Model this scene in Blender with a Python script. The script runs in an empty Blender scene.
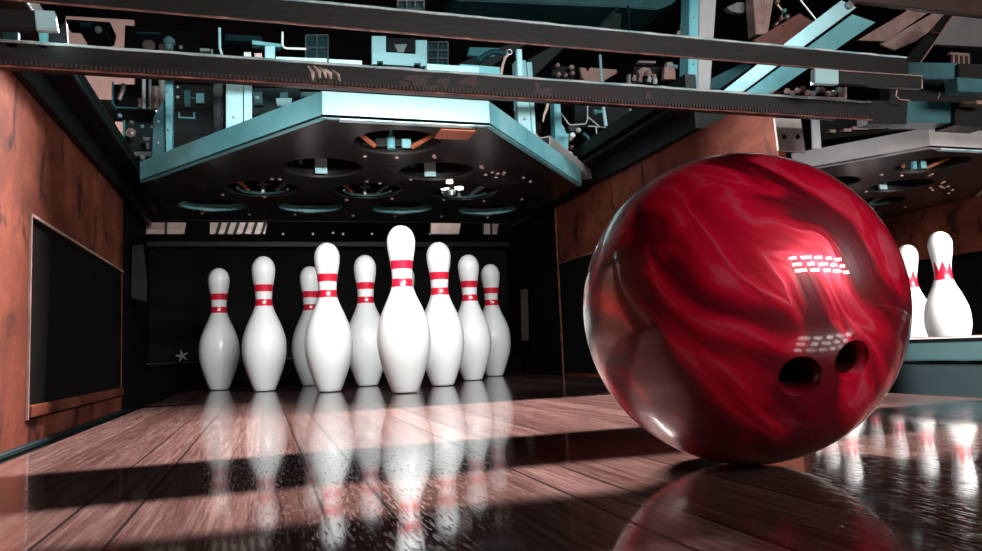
import bpy, bmesh, math, random
from mathutils import Vector, Matrix
from mathutils import noise as mnoise
random.seed(7)
sc = bpy.context.scene
COL = sc.collection
PI = math.pi
# ------------------------------------------------------------------ camera
F = 743.14; CX, CY = 491.0, 275.5
CAM = Vector((-0.3055, -1.6977, 0.0876))
R_ = Vector((0.95619604, -0.28968074, -0.04212137))
U_ = Vector((0.01112336, -0.10783263, 0.99410683))
W_ = Vector((0.29251566, 0.95102954, 0.09988692))
cd = bpy.data.cameras.new('camera'); cam = bpy.data.objects.new('camera', cd); COL.objects.link(cam)
cd.sensor_width = 36; cd.lens = F / 982 * 36; cd.clip_start = 0.01
cam.matrix_world = Matrix(((R_.x, U_.x, -W_.x, CAM.x), (R_.y, U_.y, -W_.y, CAM.y), (R_.z, U_.z, -W_.z, CAM.z), (0, 0, 0, 1)))
sc.camera = cam
def ray(x, y): return (R_ * ((x - CX) / F) - U_ * ((y - CY) / F) + W_)
def aY(x, y, Y): d = ray(x, y); return CAM + d * ((Y - CAM.y) / d.y)
def aX(x, y, X): d = ray(x, y); return CAM + d * ((X - CAM.x) / d.x)
def aZ(x, y, Z): d = ray(x, y); return CAM + d * ((Z - CAM.z) / d.z)

# ------------------------------------------------------------------ materials
def mat(name, base=(.5, .5, .5), rough=.5, metal=0., coat=0., spec=.5):
    m = bpy.data.materials.new(name); m.use_nodes = True
    b = m.node_tree.nodes['Principled BSDF']
    b.inputs['Base Color'].default_value = (*base, 1); b.inputs['Roughness'].default_value = rough
    b.inputs['Metallic'].default_value = metal; b.inputs['Coat Weight'].default_value = coat
    b.inputs['Specular IOR Level'].default_value = spec
    return m
def nd(m, t, **kw):
    n = m.node_tree.nodes.new(t)
    for k, v in kw.items():
        if k in n.inputs: n.inputs[k].default_value = v
        else: setattr(n, k, v)
    return n
def lk(m, a, b): m.node_tree.links.new(a, b)
def ramp(m, fac, stops, interp='LINEAR'):
    r = nd(m, 'ShaderNodeValToRGB'); cr = r.color_ramp; cr.interpolation = interp
    while len(cr.elements) < len(stops): cr.elements.new(.5)
    for e, (p, c) in zip(cr.elements, stops): e.position = p; e.color = (*c, 1)
    lk(m, fac, r.inputs['Fac']); return r
def coords(m, scale=(1, 1, 1)):
    t = nd(m, 'ShaderNodeTexCoord'); mp = nd(m, 'ShaderNodeMapping'); mp.inputs['Scale'].default_value = scale
    lk(m, t.outputs['Object'], mp.inputs['Vector']); return mp.outputs['Vector']
def P(m): return m.node_tree.nodes['Principled BSDF']
def mottled(name, stops, scale=6, stretch=(1, 1, 1), rough=.6, metal=0., detail=6, bump=.0, rv=0., coat=0., spec=.5, dist=.3):
    m = mat(name, rough=rough, metal=metal, coat=coat, spec=spec)
    v = coords(m, stretch); n = nd(m, 'ShaderNodeTexNoise', Scale=scale, Detail=detail, Roughness=.6, Distortion=dist); lk(m, v, n.inputs['Vector'])
    r = ramp(m, n.outputs['Fac'], stops); lk(m, r.outputs['Color'], P(m).inputs['Base Color'])
    if rv:
        mr = nd(m, 'ShaderNodeMapRange'); mr.inputs['To Min'].default_value = rough - rv; mr.inputs['To Max'].default_value = rough + rv
        lk(m, n.outputs['Fac'], mr.inputs['Value']); lk(m, mr.outputs['Result'], P(m).inputs['Roughness'])
    if bump:
        n2 = nd(m, 'ShaderNodeTexNoise', Scale=scale * 9, Detail=4); lk(m, v, n2.inputs['Vector'])
        b = nd(m, 'ShaderNodeBump', Strength=bump, Distance=.003); lk(m, n2.outputs['Fac'], b.inputs['Height']); lk(m, b.outputs['Normal'], P(m).inputs['Normal'])
    return m
M = {}
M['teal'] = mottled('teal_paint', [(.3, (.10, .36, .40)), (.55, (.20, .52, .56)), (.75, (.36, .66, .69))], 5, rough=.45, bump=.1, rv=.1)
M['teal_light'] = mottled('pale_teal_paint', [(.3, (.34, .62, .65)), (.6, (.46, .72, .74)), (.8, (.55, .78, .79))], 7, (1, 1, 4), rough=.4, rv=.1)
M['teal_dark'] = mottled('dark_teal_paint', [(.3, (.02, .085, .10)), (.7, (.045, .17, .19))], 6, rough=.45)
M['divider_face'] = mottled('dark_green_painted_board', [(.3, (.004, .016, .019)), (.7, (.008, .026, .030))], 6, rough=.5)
M['ledge'] = mottled('grey_green_ledge_paint', [(.3, (.026, .070, .076)), (.7, (.042, .10, .108))], 6, rough=.45)
M['black'] = mottled('black_painted_steel', [(.3, (.004, .004, .004)), (.7, (.011, .011, .010))], 9, rough=.5, rv=.1, spec=.3)
M['rail'] = mottled('dark_grey_rail_steel', [(.25, (.006, .0055, .005)), (.55, (.011, .010, .0095)), (.68, (.020, .018, .017)), (.74, (.035, .012, .009))], 5, (1, 1, 3), rough=.5, bump=.15, rv=.1, spec=.22)
M['rust_edge'] = mottled('worn_red_primer_edge', [(.35, (.07, .02, .015)), (.6, (.25, .085, .065)), (.75, (.50, .27, .22))], 30, rough=.5)
M['worn_edge'] = mottled('worn_bare_steel_edge', [(.3, (.20, .42, .46)), (.55, (.60, .78, .80)), (.75, (.95, .93, .90))], 22, (1, 1, 1), rough=.35)
M['plate'] = mottled('dark_brown_deck_plate', [(.3, (.020, .015, .013)), (.7, (.040, .031, .027))], 4, rough=.26, rv=.05, spec=1.)
M['steel'] = mottled('grey_galvanised_steel', [(.3, (.28, .30, .30)), (.7, (.55, .57, .57))], 12, rough=.35, metal=.6)
M['pink'] = mottled('dusty_pink_wall_paint', [(.3, (.50, .33, .30)), (.7, (.60, .41, .38))], 8, rough=.8)
M['pinkmetal'] = mottled('pink_tinted_metal', [(.3, (.40, .24, .20)), (.7, (.72, .50, .45))], 15, rough=.35, metal=.3)  # pink tint; on gears, sprockets and light gaps it stands for light
M['white'] = mat('off_white_enamel', (.78, .80, .78), .35)
M['greywhite'] = mottled('grey_white_painted_rim', [(.3, (.40, .37, .36)), (.7, (.52, .48, .47))], 9, rough=.5, bump=.1)
M['orange'] = mottled('orange_brown_linkage_paint', [(.3, (.30, .07, .03)), (.7, (.50, .15, .08))], 9, rough=.5)
M['brown'] = mottled('reddish_brown_plank', [(.3, (.10, .03, .02)), (.7, (.22, .08, .06))], 8, (3, 1, 3), rough=.55)
M['cloth'] = mottled('black_pit_curtain_cloth', [(.3, (.004, .004, .004)), (.7, (.010, .010, .010))], 3, (1, 1, .3), rough=.9, bump=.3, spec=.15)
M['pit'] = mottled('black_board_and_shade', [(.3, (.003, .002, .002)), (.7, (.006, .004, .004))], 5, rough=.9, spec=.12)  # black boards, also the shade inside openings and gaps
M['worn_scrape'] = mottled('bright_scraped_metal', [(.35, (.25, .14, .12)), (.6, (.75, .66, .62))], 60, rough=.4)
M['stain'] = mottled('dark_rust_stain', [(.4, (.022, .009, .008)), (.7, (.05, .016, .013))], 40, rough=.6)
M['redtip'] = mat('dark_red_plastic', (.25, .01, .01), .4)

# orange-brown kickback board: fibrous, stained, darker blots
def wallmat():
    m = mat('orange_fibre_board', rough=.7, spec=.25)
    v = coords(m); n = nd(m, 'ShaderNodeTexNoise', Scale=5., Detail=8, Roughness=.68, Distortion=.4); lk(m, v, n.inputs['Vector'])
    r = ramp(m, n.outputs['Fac'], [(.28, (.060, .012, .006)), (.5, (.15, .034, .017)), (.72, (.28, .078, .044))])
    v2 = coords(m, (1, 1, .7)); n2 = nd(m, 'ShaderNodeTexNoise', Scale=11., Detail=5, Roughness=.55, Distortion=.6); lk(m, v2, n2.inputs['Vector'])
    s = ramp(m, n2.outputs['Fac'], [(.56, (1, 1, 1)), (.66, (.16, .12, .11))])
    mx = nd(m, 'ShaderNodeMix', data_type='RGBA', blend_type='MULTIPLY'); mx.inputs[0].default_value = .9
    lk(m, r.outputs['Color'], mx.inputs[6]); lk(m, s.outputs['Color'], mx.inputs[7]); lk(m, mx.outputs[2], P(m).inputs['Base Color'])
    n3 = nd(m, 'ShaderNodeTexNoise', Scale=120., Detail=3); lk(m, v, n3.inputs['Vector'])
    b = nd(m, 'ShaderNodeBump', Strength=.25, Distance=.002); lk(m, n3.outputs['Fac'], b.inputs['Height']); lk(m, b.outputs['Normal'], P(m).inputs['Normal'])
    return m
M['board'] = wallmat()

# lane: narrow glossy boards along Y, dark seams, grain and fine scratches
def lanemat():
    m = mat('lacquered_lane_boards', rough=.12, spec=.5)
    N = m.node_tree.nodes
    t = nd(m, 'ShaderNodeTexCoord'); sp = nd(m, 'ShaderNodeSeparateXYZ'); lk(m, t.outputs['Object'], sp.inputs[0])
    def math_(op, a, b=None, c=None):
        n = nd(m, 'ShaderNodeMath', operation=op)
        for i, q in enumerate((a, b, c)):
            if q is None: continue
            if isinstance(q, (int, float)): n.inputs[i].default_value = q
            else: lk(m, q, n.inputs[i])
        return n.outputs[0]
    xs = math_('DIVIDE', math_('ADD', sp.outputs['X'], 0.240 + 0.0355 * 40), 0.0355)
    bid = math_('FLOOR', xs); fr = math_('FRACT', xs)
    wn = nd(m, 'ShaderNodeTexWhiteNoise', noise_dimensions='1D'); lk(m, bid, wn.inputs['W'])
    # board end joints
    yo = math_('ADD', math_('MULTIPLY', wn.outputs['Value'], 3.), sp.outputs['Y'])
    # grain
    cb = nd(m, 'ShaderNodeCombineXYZ'); lk(m, math_('MULTIPLY', sp.outputs['X'], 210), cb.inputs[0]); lk(m, math_('MULTIPLY', yo, 7.), cb.inputs[1]); lk(m, bid, cb.inputs[2])
    g = nd(m, 'ShaderNodeTexNoise', Scale=1.3, Detail=6, Roughness=.7, Distortion=.3); lk(m, cb.outputs[0], g.inputs['Vector'])
    base = ramp(m, g.outputs['Fac'], [(.28, (.026, .012, .010)), (.5, (.072, .040, .035)), (.74, (.135, .092, .084))])
    tone = ramp(m, wn.outputs['Value'], [(0, (.55, .45, .43)), (.5, (.82, .76, .76)), (1, (1.15, 1.10, 1.10))])
    mx = nd(m, 'ShaderNodeMix', data_type='RGBA', blend_type='MULTIPLY'); mx.inputs[0].default_value = 1
    lk(m, base.outputs['Color'], mx.inputs[6]); lk(m, tone.outputs['Color'], mx.inputs[7])
    # seams: only some of them are open and dark
    e = math_('MINIMUM', fr, 0.5)
    wn2 = nd(m, 'ShaderNodeTexWhiteNoise', noise_dimensions='1D'); lk(m, math_('ADD', bid, 17.3), wn2.inputs['W'])
    # strong seams lie at x = -0.4175, -0.382, -0.2755, -0.240 (board indices 35, 36, 39, 40) and a few to the right
    strong = None
    for k in (35, 36, 39, 40, 43, 44, 46, 49, 50, 52, 55, 57):
        c = math_('COMPARE', bid, float(k), .1); strong = c if strong is None else math_('MAXIMUM', strong, c)
    wdt = math_('ADD', math_('MULTIPLY', strong, .045), .014)
    seam = math_('LESS_THAN', e, wdt)
    dark = math_('MULTIPLY', seam, math_('ADD', math_('MULTIPLY', strong, .55), .38))
    mx2 = nd(m, 'ShaderNodeMix', data_type='RGBA'); lk(m, dark, mx2.inputs[0]); lk(m, mx.outputs[2], mx2.inputs[6]); mx2.inputs[7].default_value = (.006, .004, .004, 1)
    lk(m, mx2.outputs[2], P(m).inputs['Base Color'])
    # scratches in the lacquer
    cs = nd(m, 'ShaderNodeCombineXYZ'); lk(m, math_('MULTIPLY', sp.outputs['X'], 520), cs.inputs[0]); lk(m, math_('MULTIPLY', sp.outputs['Y'], 60), cs.inputs[1])
    sn = nd(m, 'ShaderNodeTexNoise', Scale=1., Detail=3, Roughness=.6); lk(m, cs.outputs[0], sn.inputs['Vector'])
    sr = nd(m, 'ShaderNodeMapRange'); lk(m, sn.outputs['Fac'], sr.inputs['Value']); sr.inputs['From Min'].default_value = .54; sr.inputs['From Max'].default_value = .66
    rg = math_('ADD', math_('MULTIPLY', sr.outputs['Result'], .12), .06); lk(m, rg, P(m).inputs['Roughness'])
    hh = math_('SUBTRACT', math_('MULTIPLY', sr.outputs['Result'], -.08), math_('MULTIPLY', seam, 1.0))
    lw = nd(m, 'ShaderNodeTexNoise', Scale=9., Detail=2); lk(m, t.outputs['Object'], lw.inputs['Vector'])
    hh = math_('ADD', hh, math_('MULTIPLY', lw.outputs['Fac'], .3))
    b = nd(m, 'ShaderNodeBump', Strength=.35, Distance=.0006); lk(m, hh, b.inputs['Height']); lk(m, b.outputs['Normal'], P(m).inputs['Normal'])
    sw = math_('MAXIMUM', math_('SUBTRACT', math_('SUBTRACT', .5, math_('MULTIPLY', dark, .42)), math_('MULTIPLY', sr.outputs['Result'], .42)), 0.03); P(m).inputs['IOR'].default_value = 1.52; lk(m, sw, P(m).inputs['Specular IOR Level'])
    return m
M['lane'] = lanemat()

def pinmat(crown):
    m = mat('glossy_white_pin_red_crown' if crown else 'glossy_white_pin_red_bands', (.8, .82, .81), .30, coat=.25)
    t = nd(m, 'ShaderNodeTexCoord'); sp = nd(m, 'ShaderNodeSeparateXYZ'); lk(m, t.outputs['Object'], sp.inputs[0])
    def mm(op, *a):
        n = nd(m, 'ShaderNodeMath', operation=op)
        for i, q in enumerate(a):
            if isinstance(q, (int, float)): n.inputs[i].default_value = q
            else: lk(m, q, n.inputs[i])
        return n.outputs[0]
    Z, X, Y = sp.outputs['Z'], sp.outputs['X'], sp.outputs['Y']
    if not crown:
        b1 = mm('COMPARE', Z, .2885, .0098); b2 = mm('COMPARE', Z, .2475, .0095)
        mk = mm('MAXIMUM', b1, b2)
        # small white crown mark in the lower band, on the side turned to the lane
        ax = mm('ABSOLUTE', X); front = mm('LESS_THAN', Y, 0)
        zz = mm('SUBTRACT', Z, .2475)
        body = mm('MULTIPLY', mm('LESS_THAN', ax, .0036), mm('COMPARE', zz, -.001, .0018))
        tip = mm('MULTIPLY', mm('LESS_THAN', mm('PINGPONG', mm('ADD', X, .0036), .0018), mm('MULTIPLY', mm('SUBTRACT', .0036, zz), .6)), mm('MULTIPLY', mm('LESS_THAN', ax, .0036), mm('COMPARE', zz, .0014, .0022)))
        mk = mm('MULTIPLY', mk, mm('SUBTRACT', 1, mm('MULTIPLY', front, mm('MAXIMUM', body, tip))))
    else:
        an = mm('ARCTAN2', Y, X); tr = mm('PINGPONG', mm('ADD', an, 10), PI / 7)
        top = mm('ADD', .262, mm('MULTIPLY', tr, .030 / (PI / 7)))
        mk = mm('MULTIPLY', mm('GREATER_THAN', Z, .236), mm('LESS_THAN', Z, top))
    mx = nd(m, 'ShaderNodeMix', data_type='RGBA'); lk(m, mk, mx.inputs[0])
    mx.inputs[6].default_value = (.78, .80, .79, 1); mx.inputs[7].default_value = (.62, .010, .035, 1)
    # faint scuffs
    v = coords(m, (1, 1, .35)); n = nd(m, 'ShaderNodeTexNoise', Scale=26, Detail=6, Roughness=.7); lk(m, v, n.inputs['Vector'])
    sc_ = ramp(m, n.outputs['Fac'], [(.60, (1, 1, 1)), (.80, (.78, .79, .78))])
    m2 = nd(m, 'ShaderNodeMix', data_type='RGBA', blend_type='MULTIPLY'); m2.inputs[0].default_value = 1
    lk(m, mx.outputs[2], m2.inputs[6]); lk(m, sc_.outputs['Color'], m2.inputs[7]); lk(m, m2.outputs[2], P(m).inputs['Base Color'])
    return m

def ballmat():
    m = mat('red_pearl_resin', rough=.34, coat=1.0, metal=.25)
    P(m).inputs['Coat Roughness'].default_value = .03
    t = nd(m, 'ShaderNodeTexCoord')
    n0 = nd(m, 'ShaderNodeTexNoise', Scale=6.5, Detail=2., Roughness=.45, Distortion=.8); lk(m, t.outputs['Object'], n0.inputs['Vector'])
    sub = nd(m, 'ShaderNodeVectorMath', operation='SUBTRACT'); lk(m, n0.outputs['Color'], sub.inputs[0]); sub.inputs[1].default_value = (.5, .5, .5)
    sca = nd(m, 'ShaderNodeVectorMath', operation='SCALE'); lk(m, sub.outputs[0], sca.inputs[0]); sca.inputs['Scale'].default_value = .085
    add = nd(m, 'ShaderNodeVectorMath', operation='ADD'); lk(m, t.outputs['Object'], add.inputs[0]); lk(m, sca.outputs[0], add.inputs[1])
    # the resin flowed along one slanting direction
    cmb = nd(m, 'ShaderNodeCombineXYZ')
    for k, dv_ in enumerate((Vector((.66, -.13, -.74)).normalized() * 1.0, Vector((.68, -.28, .67)).normalized() * 4.2, Vector((.29, .95, .10)) * 1.6)):
        d_ = nd(m, 'ShaderNodeVectorMath', operation='DOT_PRODUCT'); lk(m, add.outputs[0], d_.inputs[0]); d_.inputs[1].default_value = dv_; lk(m, d_.outputs['Value'], cmb.inputs[k])
    n1 = nd(m, 'ShaderNodeTexNoise', Scale=6.5, Detail=3., Roughness=.5, Distortion=.7); lk(m, cmb.outputs[0], n1.inputs['Vector'])
    # folded veils: contour bands of the warped field
    def mth(op, *a):
        n = nd(m, 'ShaderNodeMath', operation=op)
        for i, q in enumerate(a):
            if isinstance(q, (int, float)): n.inputs[i].default_value = q
            else: lk(m, q, n.inputs[i])
        return n.outputs[0]
    fold = mth('MULTIPLY', mth('PINGPONG', mth('MULTIPLY', n1.outputs['Fac'], 5.0), 1.0), 1.0)
    n2 = nd(m, 'ShaderNodeTexNoise', Scale=5., Detail=2.); lk(m, t.outputs['Object'], n2.inputs['Vector'])
    fac = mth('ADD', mth('MULTIPLY', n1.outputs['Fac'], .45), mth('ADD', mth('MULTIPLY', mth('POWER', fold, 1.6), .30), mth('MULTIPLY', n2.outputs['Fac'], .32)))
    r = ramp(m, fac, [(.30, (.045, .000, .003)), (.42, (.18, .000, .008)), (.53, (.48, .000, .018)), (.67, (.80, .004, .040)), (.84, (.97, .13, .20))])
    lk(m, r.outputs['Color'], P(m).inputs['Base Color'])
    rr = nd(m, 'ShaderNodeMapRange'); lk(m, fac, rr.inputs['Value']); rr.inputs['From Min'].default_value = .35; rr.inputs['From Max'].default_value = .75; rr.inputs['To Min'].default_value = .0; rr.inputs['To Max'].default_value = .4
    lk(m, rr.outputs['Result'], P(m).inputs['Metallic'])
    b = nd(m, 'ShaderNodeBump', Strength=.35, Distance=.004); lk(m, fac, b.inputs['Height']); lk(m, b.outputs['Normal'], P(m).inputs['Normal'])
    return m

# ------------------------------------------------------------------ mesh building
class MB:
    def __init__(s): s.bm = bmesh.new()
    def box(s, a, b, bev=0.):
        lo = [min(a[i], b[i]) for i in range(3)]; hi = [max(a[i], b[i]) for i in range(3)]
        vs = [s.bm.verts.new((x, y, z)) for x in (lo[0], hi[0]) for y in (lo[1], hi[1]) for z in (lo[2], hi[2])]
        fs = [s.bm.faces.new([vs[i] for i in q]) for q in ((0, 1, 3, 2), (4, 6, 7, 5), (0, 4, 5, 1), (2, 3, 7, 6), (0, 2, 6, 4), (1, 5, 7, 3))]
        if bev:
            es = {e for f in fs for e in f.edges}; bmesh.ops.bevel(s.bm, geom=list(es), offset=bev, segments=2, affect='EDGES', profile=.7)
        return s
    def prism(s, pts, vec, bev=0.):
        """closed outline pts (3-D) swept along vec"""
        vec = Vector(vec); a = [s.bm.verts.new(p) for p in pts]; b = [s.bm.verts.new(Vector(p) + vec) for p in pts]
        n = len(pts); fs = [s.bm.faces.new(a), s.bm.faces.new(b[::-1])]
        for i in range(n): fs.append(s.bm.faces.new((a[i], b[i], b[(i + 1) % n], a[(i + 1) % n])))
        bmesh.ops.recalc_face_normals(s.bm, faces=fs)
        if bev:
            es = {e for f in fs[:2] for e in f.edges}; bmesh.ops.bevel(s.bm, geom=list(es), offset=bev, segments=2, affect='EDGES')
        return s
    def tube(s, pts, r, seg=8, closed=False):
        pts = [Vector(p) for p in pts]; n = len(pts); rings = []
        up = Vector((0, 0, 1)); prev = None
        for i, p in enumerate(pts):
            d = (pts[(i + 1) % n] - pts[i - 1]) if closed else (pts[min(i + 1, n - 1)] - pts[max(i - 1, 0)])
            d.normalize()
            if prev is None: q = d.orthogonal().normalized()
            else: q = (prev - d * prev.dot(d)).normalized()
            prev = q; w = d.cross(q)
            rr = r[i] if isinstance(r, (list, tuple)) else r
            rings.append([s.bm.verts.new(p + (q * math.cos(2 * PI * k / seg) + w * math.sin(2 * PI * k / seg)) * rr) for k in range(seg)])
        m = n if closed else n - 1
        for i in range(m):
            A, B = rings[i], rings[(i + 1) % n]
            for k in range(seg): s.bm.faces.new((A[k], A[(k + 1) % seg], B[(k + 1) % seg], B[k]))
        if not closed: s.bm.faces.new(rings[0][::-1]); s.bm.faces.new(rings[-1])
        return s
    def lathe(s, prof, c=(0, 0, 0), axis=(0, 0, 1), seg=32, caps=True):
        """prof: (radius, height) along axis from c"""
        ax = Vector(axis).normalized(); q = ax.orthogonal().normalized(); w = ax.cross(q); c = Vector(c); rings = []
        for r, h in prof:
            if r < 1e-6: rings.append([s.bm.verts.new(c + ax * h)])
            else: rings.append([s.bm.verts.new(c + ax * h + (q * math.cos(2 * PI * k / seg) + w * math.sin(2 * PI * k / seg)) * r) for k in range(seg)])
        for A, B in zip(rings, rings[1:]):
            for k in range(seg):
                k2 = (k + 1) % seg
                if len(A) == 1 and len(B) == 1: continue
                if len(A) == 1: s.bm.faces.new((A[0], B[k2], B[k]))
                elif len(B) == 1: s.bm.faces.new((A[k], A[k2], B[0]))
                else: s.bm.faces.new((A[k], A[k2], B[k2], B[k]))
        if caps:
            if len(rings[0]) > 1: s.bm.faces.new(rings[0][::-1])
            if len(rings[-1]) > 1: s.bm.faces.new(rings[-1])
        return s
    def build(s, name, m, parent=None, smooth=False, origin=None):
        bmesh.ops.recalc_face_normals(s.bm, faces=s.bm.faces[:])
        vs = [v.co for v in s.bm.verts]
        if parent is not None: o3 = wloc(parent)
        elif origin is not None: o3 = Vector(origin)
        else:
            o3 = Vector(((min(v.x for v in vs) + max(v.x for v in vs)) / 2, (min(v.y for v in vs) + max(v.y for v in vs)) / 2, min(v.z for v in vs)))
        for v in s.bm.verts: v.co -= o3
        me = bpy.data.meshes.new(name); s.bm.to_mesh(me); s.bm.free()
        me.materials.append(M[m] if isinstance(m, str) else m)
        if smooth:
            me.polygons.foreach_set('use_smooth', [True] * len(me.polygons))
            if smooth != 'all':
                try: me.set_sharp_from_angle(angle=math.radians(40))
                except Exception: pass
        o = bpy.data.objects.new(name, me); COL.objects.link(o)
        if parent is not None: o.parent = parent
        else: o.location = o3
        return o
def wloc(o):
    v = Vector(o.location)
    while o.parent: o = o.parent; v += o.location
    return v
def tag(o, label=None, cat=None, group=None, kind=None):
    if label: o['label'] = label
    if cat: o['category'] = cat
    if group: o['group'] = group
    if kind: o['kind'] = kind
    return o
def empty(name, loc, label, cat, group=None):
    o = bpy.data.objects.new(name, None); COL.objects.link(o); o.location = loc; o.empty_display_size = .05
    return tag(o, label, cat, group)
def dup(o, parent=None):
    c = o.copy(); COL.objects.link(c)
    if parent is not None: c.parent = parent
    for ch in list(o.children): dup(ch, c)
    return c
def poly(px, Y, depth, mb=None, bev=0.):
    """a plate standing across the lane at distance Y, outline given by its corners"""
    mb = mb or MB(); return mb.prism([aY(x, y, Y) for x, y in px], (0, depth, 0), bev)
def quad(x0, y0, x1, y1): return [(x0, y0), (x1, y0), (x1, y1), (x0, y1)]

# ------------------------------------------------------------------ setting
HW = .72      # inner face of the side walls from the lane centre
NX = 1.61     # centre of the neighbouring lane
def struct(o): o['kind'] = 'structure'; return o
LY0, LY1 = -2.6, .93
struct(MB().box((-.545, LY0, -.05), (.575, LY1, 0)).build('floor', 'lane', origin=(0, 0, 0)))
fl2 = MB().box((NX - .56, LY0, -.05), (NX + .56, LY1, 0)).build('floor', 'lane', origin=(NX, 0, 0)); struct(fl2)
struct(MB().box((-3, -3.2, -.16), (4.5, 3.2, -.12)).build('floor', 'pit', origin=(0, 0, -.16)))
tag(MB().prism([(-.72, LY0, -.045), (-.715, LY0, -.045), (-.70, LY0, -.085), (-.565, LY0, -.085), (-.550, LY0, -.03), (-.545, LY0, -.03), (-.555, LY0, -.12), (-.72, LY0, -.12)], (0, LY1 - LY0, 0)).build('lane_gutter', 'black'),
    'black gutter channel between the left edge of the lane and the left wall', 'gutter')
tag(MB().prism([(.58, LY0, -.03), (.586, LY0, -.03), (.60, LY0, -.085), (.86, LY0, -.085), (.87, LY0, -.045), (.875, LY0, -.045), (.875, LY0, -.118), (.58, LY0, -.118)], (0, -.47 - LY0, 0)).build('lane_gutter', 'black'),
    'black gutter channel on the right, between the lane and the teal divider', 'gutter')

# side walls (kickbacks) with their pin door openings
def kickback(name, x0, x1, y0, y1, inner, faces=(1,)):
    """x0..x1 thickness; inner: opening y range and top"""
    oy0, oy1, oz = inner; top = .602; b = MB()
    b.box((x0, y0, -.12), (x1, oy0, top)); b.box((x0, oy0, oz), (x1, oy1, top)); b.box((x0, oy1, -.12), (x1, y1, top))
    b.box((x0, oy0, -.12), (x1, oy1, -.004))
    return struct(b.build(name, 'board'))
kickback('wall_left', -.745, -.72, -1.2, .802, (-.146, .80, .374))
struct(MB().box((-.88, -1.2, -.11), (-.762, .84, .598)).build('trim_8', 'pit'))
kickback('wall_right', .72, .738, -.43, .802, (-.146, .80, .388))
kickback('wall_right', .862, .88, -.05, .802, (.146, .80, .388))
struct(MB().box((.74, -.30, -.11), (.86, .84, .598)).build('trim_7', 'pit'))
kickback('wall_outer_right', NX + .72, NX + .88, -.43, 1.3, (-.146, 1.0, .388))
# black sheets flush in the openings, standing for the shade inside
for nm, xa in (('trim_1', -.7425), ('trim_2', .722), ('trim_3', NX + .75)):
    struct(MB().box((xa, -.15, -.11), (xa + (.02 if xa < 0 else .012), (.84 if abs(xa) < 1 else 1.0), .40)).build(nm, 'pit'))
# bare edges of the openings
eb = MB(); eb.box((-.7215, -.149, -.003), (-.716, -.143, .377)); eb.box((-.7215, -.146, .3715), (-.716, .80, .377)); 
struct(eb.build('trim_4', 'pinkmetal'))
eb = MB(); eb.box((.7165, -.143, .3865), (.7215, .80, .3915)); eb.box((.7165, .797, -.1), (.7215, .803, .72)); struct(eb.build('trim_5', 'rust_edge'))
struct(MB().box((-.735, -.9, -.052), (-.708, .80, -.046)).build('trim_6', 'divider_face'))
# rounded sill board along the bottom of the left opening
tag(MB().box((-.735, -.140, .0), (-.712, .79, .022), .004).build('sill_board', 'board'), 'reddish worn board along the bottom of the left wall opening', 'board')
# dark wings behind the kickbacks, back and side boards, ceiling, end wall
struct(MB().box((-.90, .845, -.12), (-.728, 1.58, .60)).build('wall_left', 'pit'))
struct(MB().box((.728, .845, -.12), (.90, 1.58, .60)).build('wall_right', 'pit'))
struct(MB().box((-3, 3.0, -.16), (5.5, 3.1, 2.8)).build('wall_back', 'pit'))
struct(MB().box((-3, -1.0, 2.75), (5.5, 3.1, 2.8)).build('ceiling', 'pit'))
struct(poly([(66, 16), (134, 20), (134, 128), (128, 175), (84, 120), (60, 60)], 2.0, .03).build('wall_panel', 'pink'))
tag(bpy.data.objects['wall_panel'], 'dusty pink wall panel seen through the machinery at top left', 'wall panel')
del bpy.data.objects['wall_panel']['kind']

# divider between the lanes
dv = empty('lane_divider', (.96, -1.5, -.12), 'dark teal divider board with a paler ledge beside the neighbouring lane', 'divider')
MB().box((.88, LY0, -.12), (1.03, -.44, .028), .002).build('base_board', 'divider_face', dv)
MB().box((.872, LY0, .034), (1.04, -.44, .074), .004).build('ledge', 'ledge', dv)
MB().box((.866, LY0, .074), (1.045, -.44, .077)).build('cap_strip', 'greywhite', dv)

# ------------------------------------------------------------------ pins
IN = .0254
PROF = [(0, 1.015), (.06, 1.12), (.75, 1.42), (2.25, 1.953), (3.375, 2.255), (4.5, 2.383), (5.875, 2.2815), (7.25, 1.8515), (8.625, 1.236), (9.375, .9825), (10, .8985), (10.875, .935), (11.75, 1.047), (12.625, 1.203), (13.3, 1.270), (13.6, 1.273), (14.0, 1.20), (14.4, 1.02), (14.7, .78), (14.88, .52), (14.97, .26), (15.0, 0)]
def spline(pr, n=4):
    out = []
    for i in range(len(pr) - 1):
        p0 = pr[max(i - 1, 0)]; p1 = pr[i]; p2 = pr[i + 1]; p3 = pr[min(i + 2, len(pr) - 1)]
        for k in range(n):
            t = k / n; f = lambda a, b, c, d: .5 * (2 * b + (c - a) * t + (2 * a - 5 * b + 4 * c - d) * t * t + (3 * b - a - 3 * c + d) * t ** 3)
            out.append((max(0, f(p0[1], p1[1], p2[1], p3[1])), f(p0[0], p1[0], p2[0], p3[0])))
    out.append((pr[-1][1], pr[-1][0])); return out
pp = [(0.94, 0.0)] + [(1.02, .03)] + spline(PROF[1:])
pinprof = [(max(0, r) * IN, h * IN) for r, h in pp]
def makepin(crown):
    return MB().lathe(pinprof, seg=48).build('bowling_pin', pinmat(crown), smooth='all', origin=(0, 0, 0))
G1 = 'pins standing in the rack on the main lane'
pin0 = makepin(False)
PINS = {1: (-.003, -.022), 2: (-.149, .242), 3: (.142, .227), 4: (-.306, .503), 5: (-.021, .482), 6: (.294, .483), 7: (-.441, .782), 8: (-.163, .75), 9: (.149, .765), 10: (.438, .728)}
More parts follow.
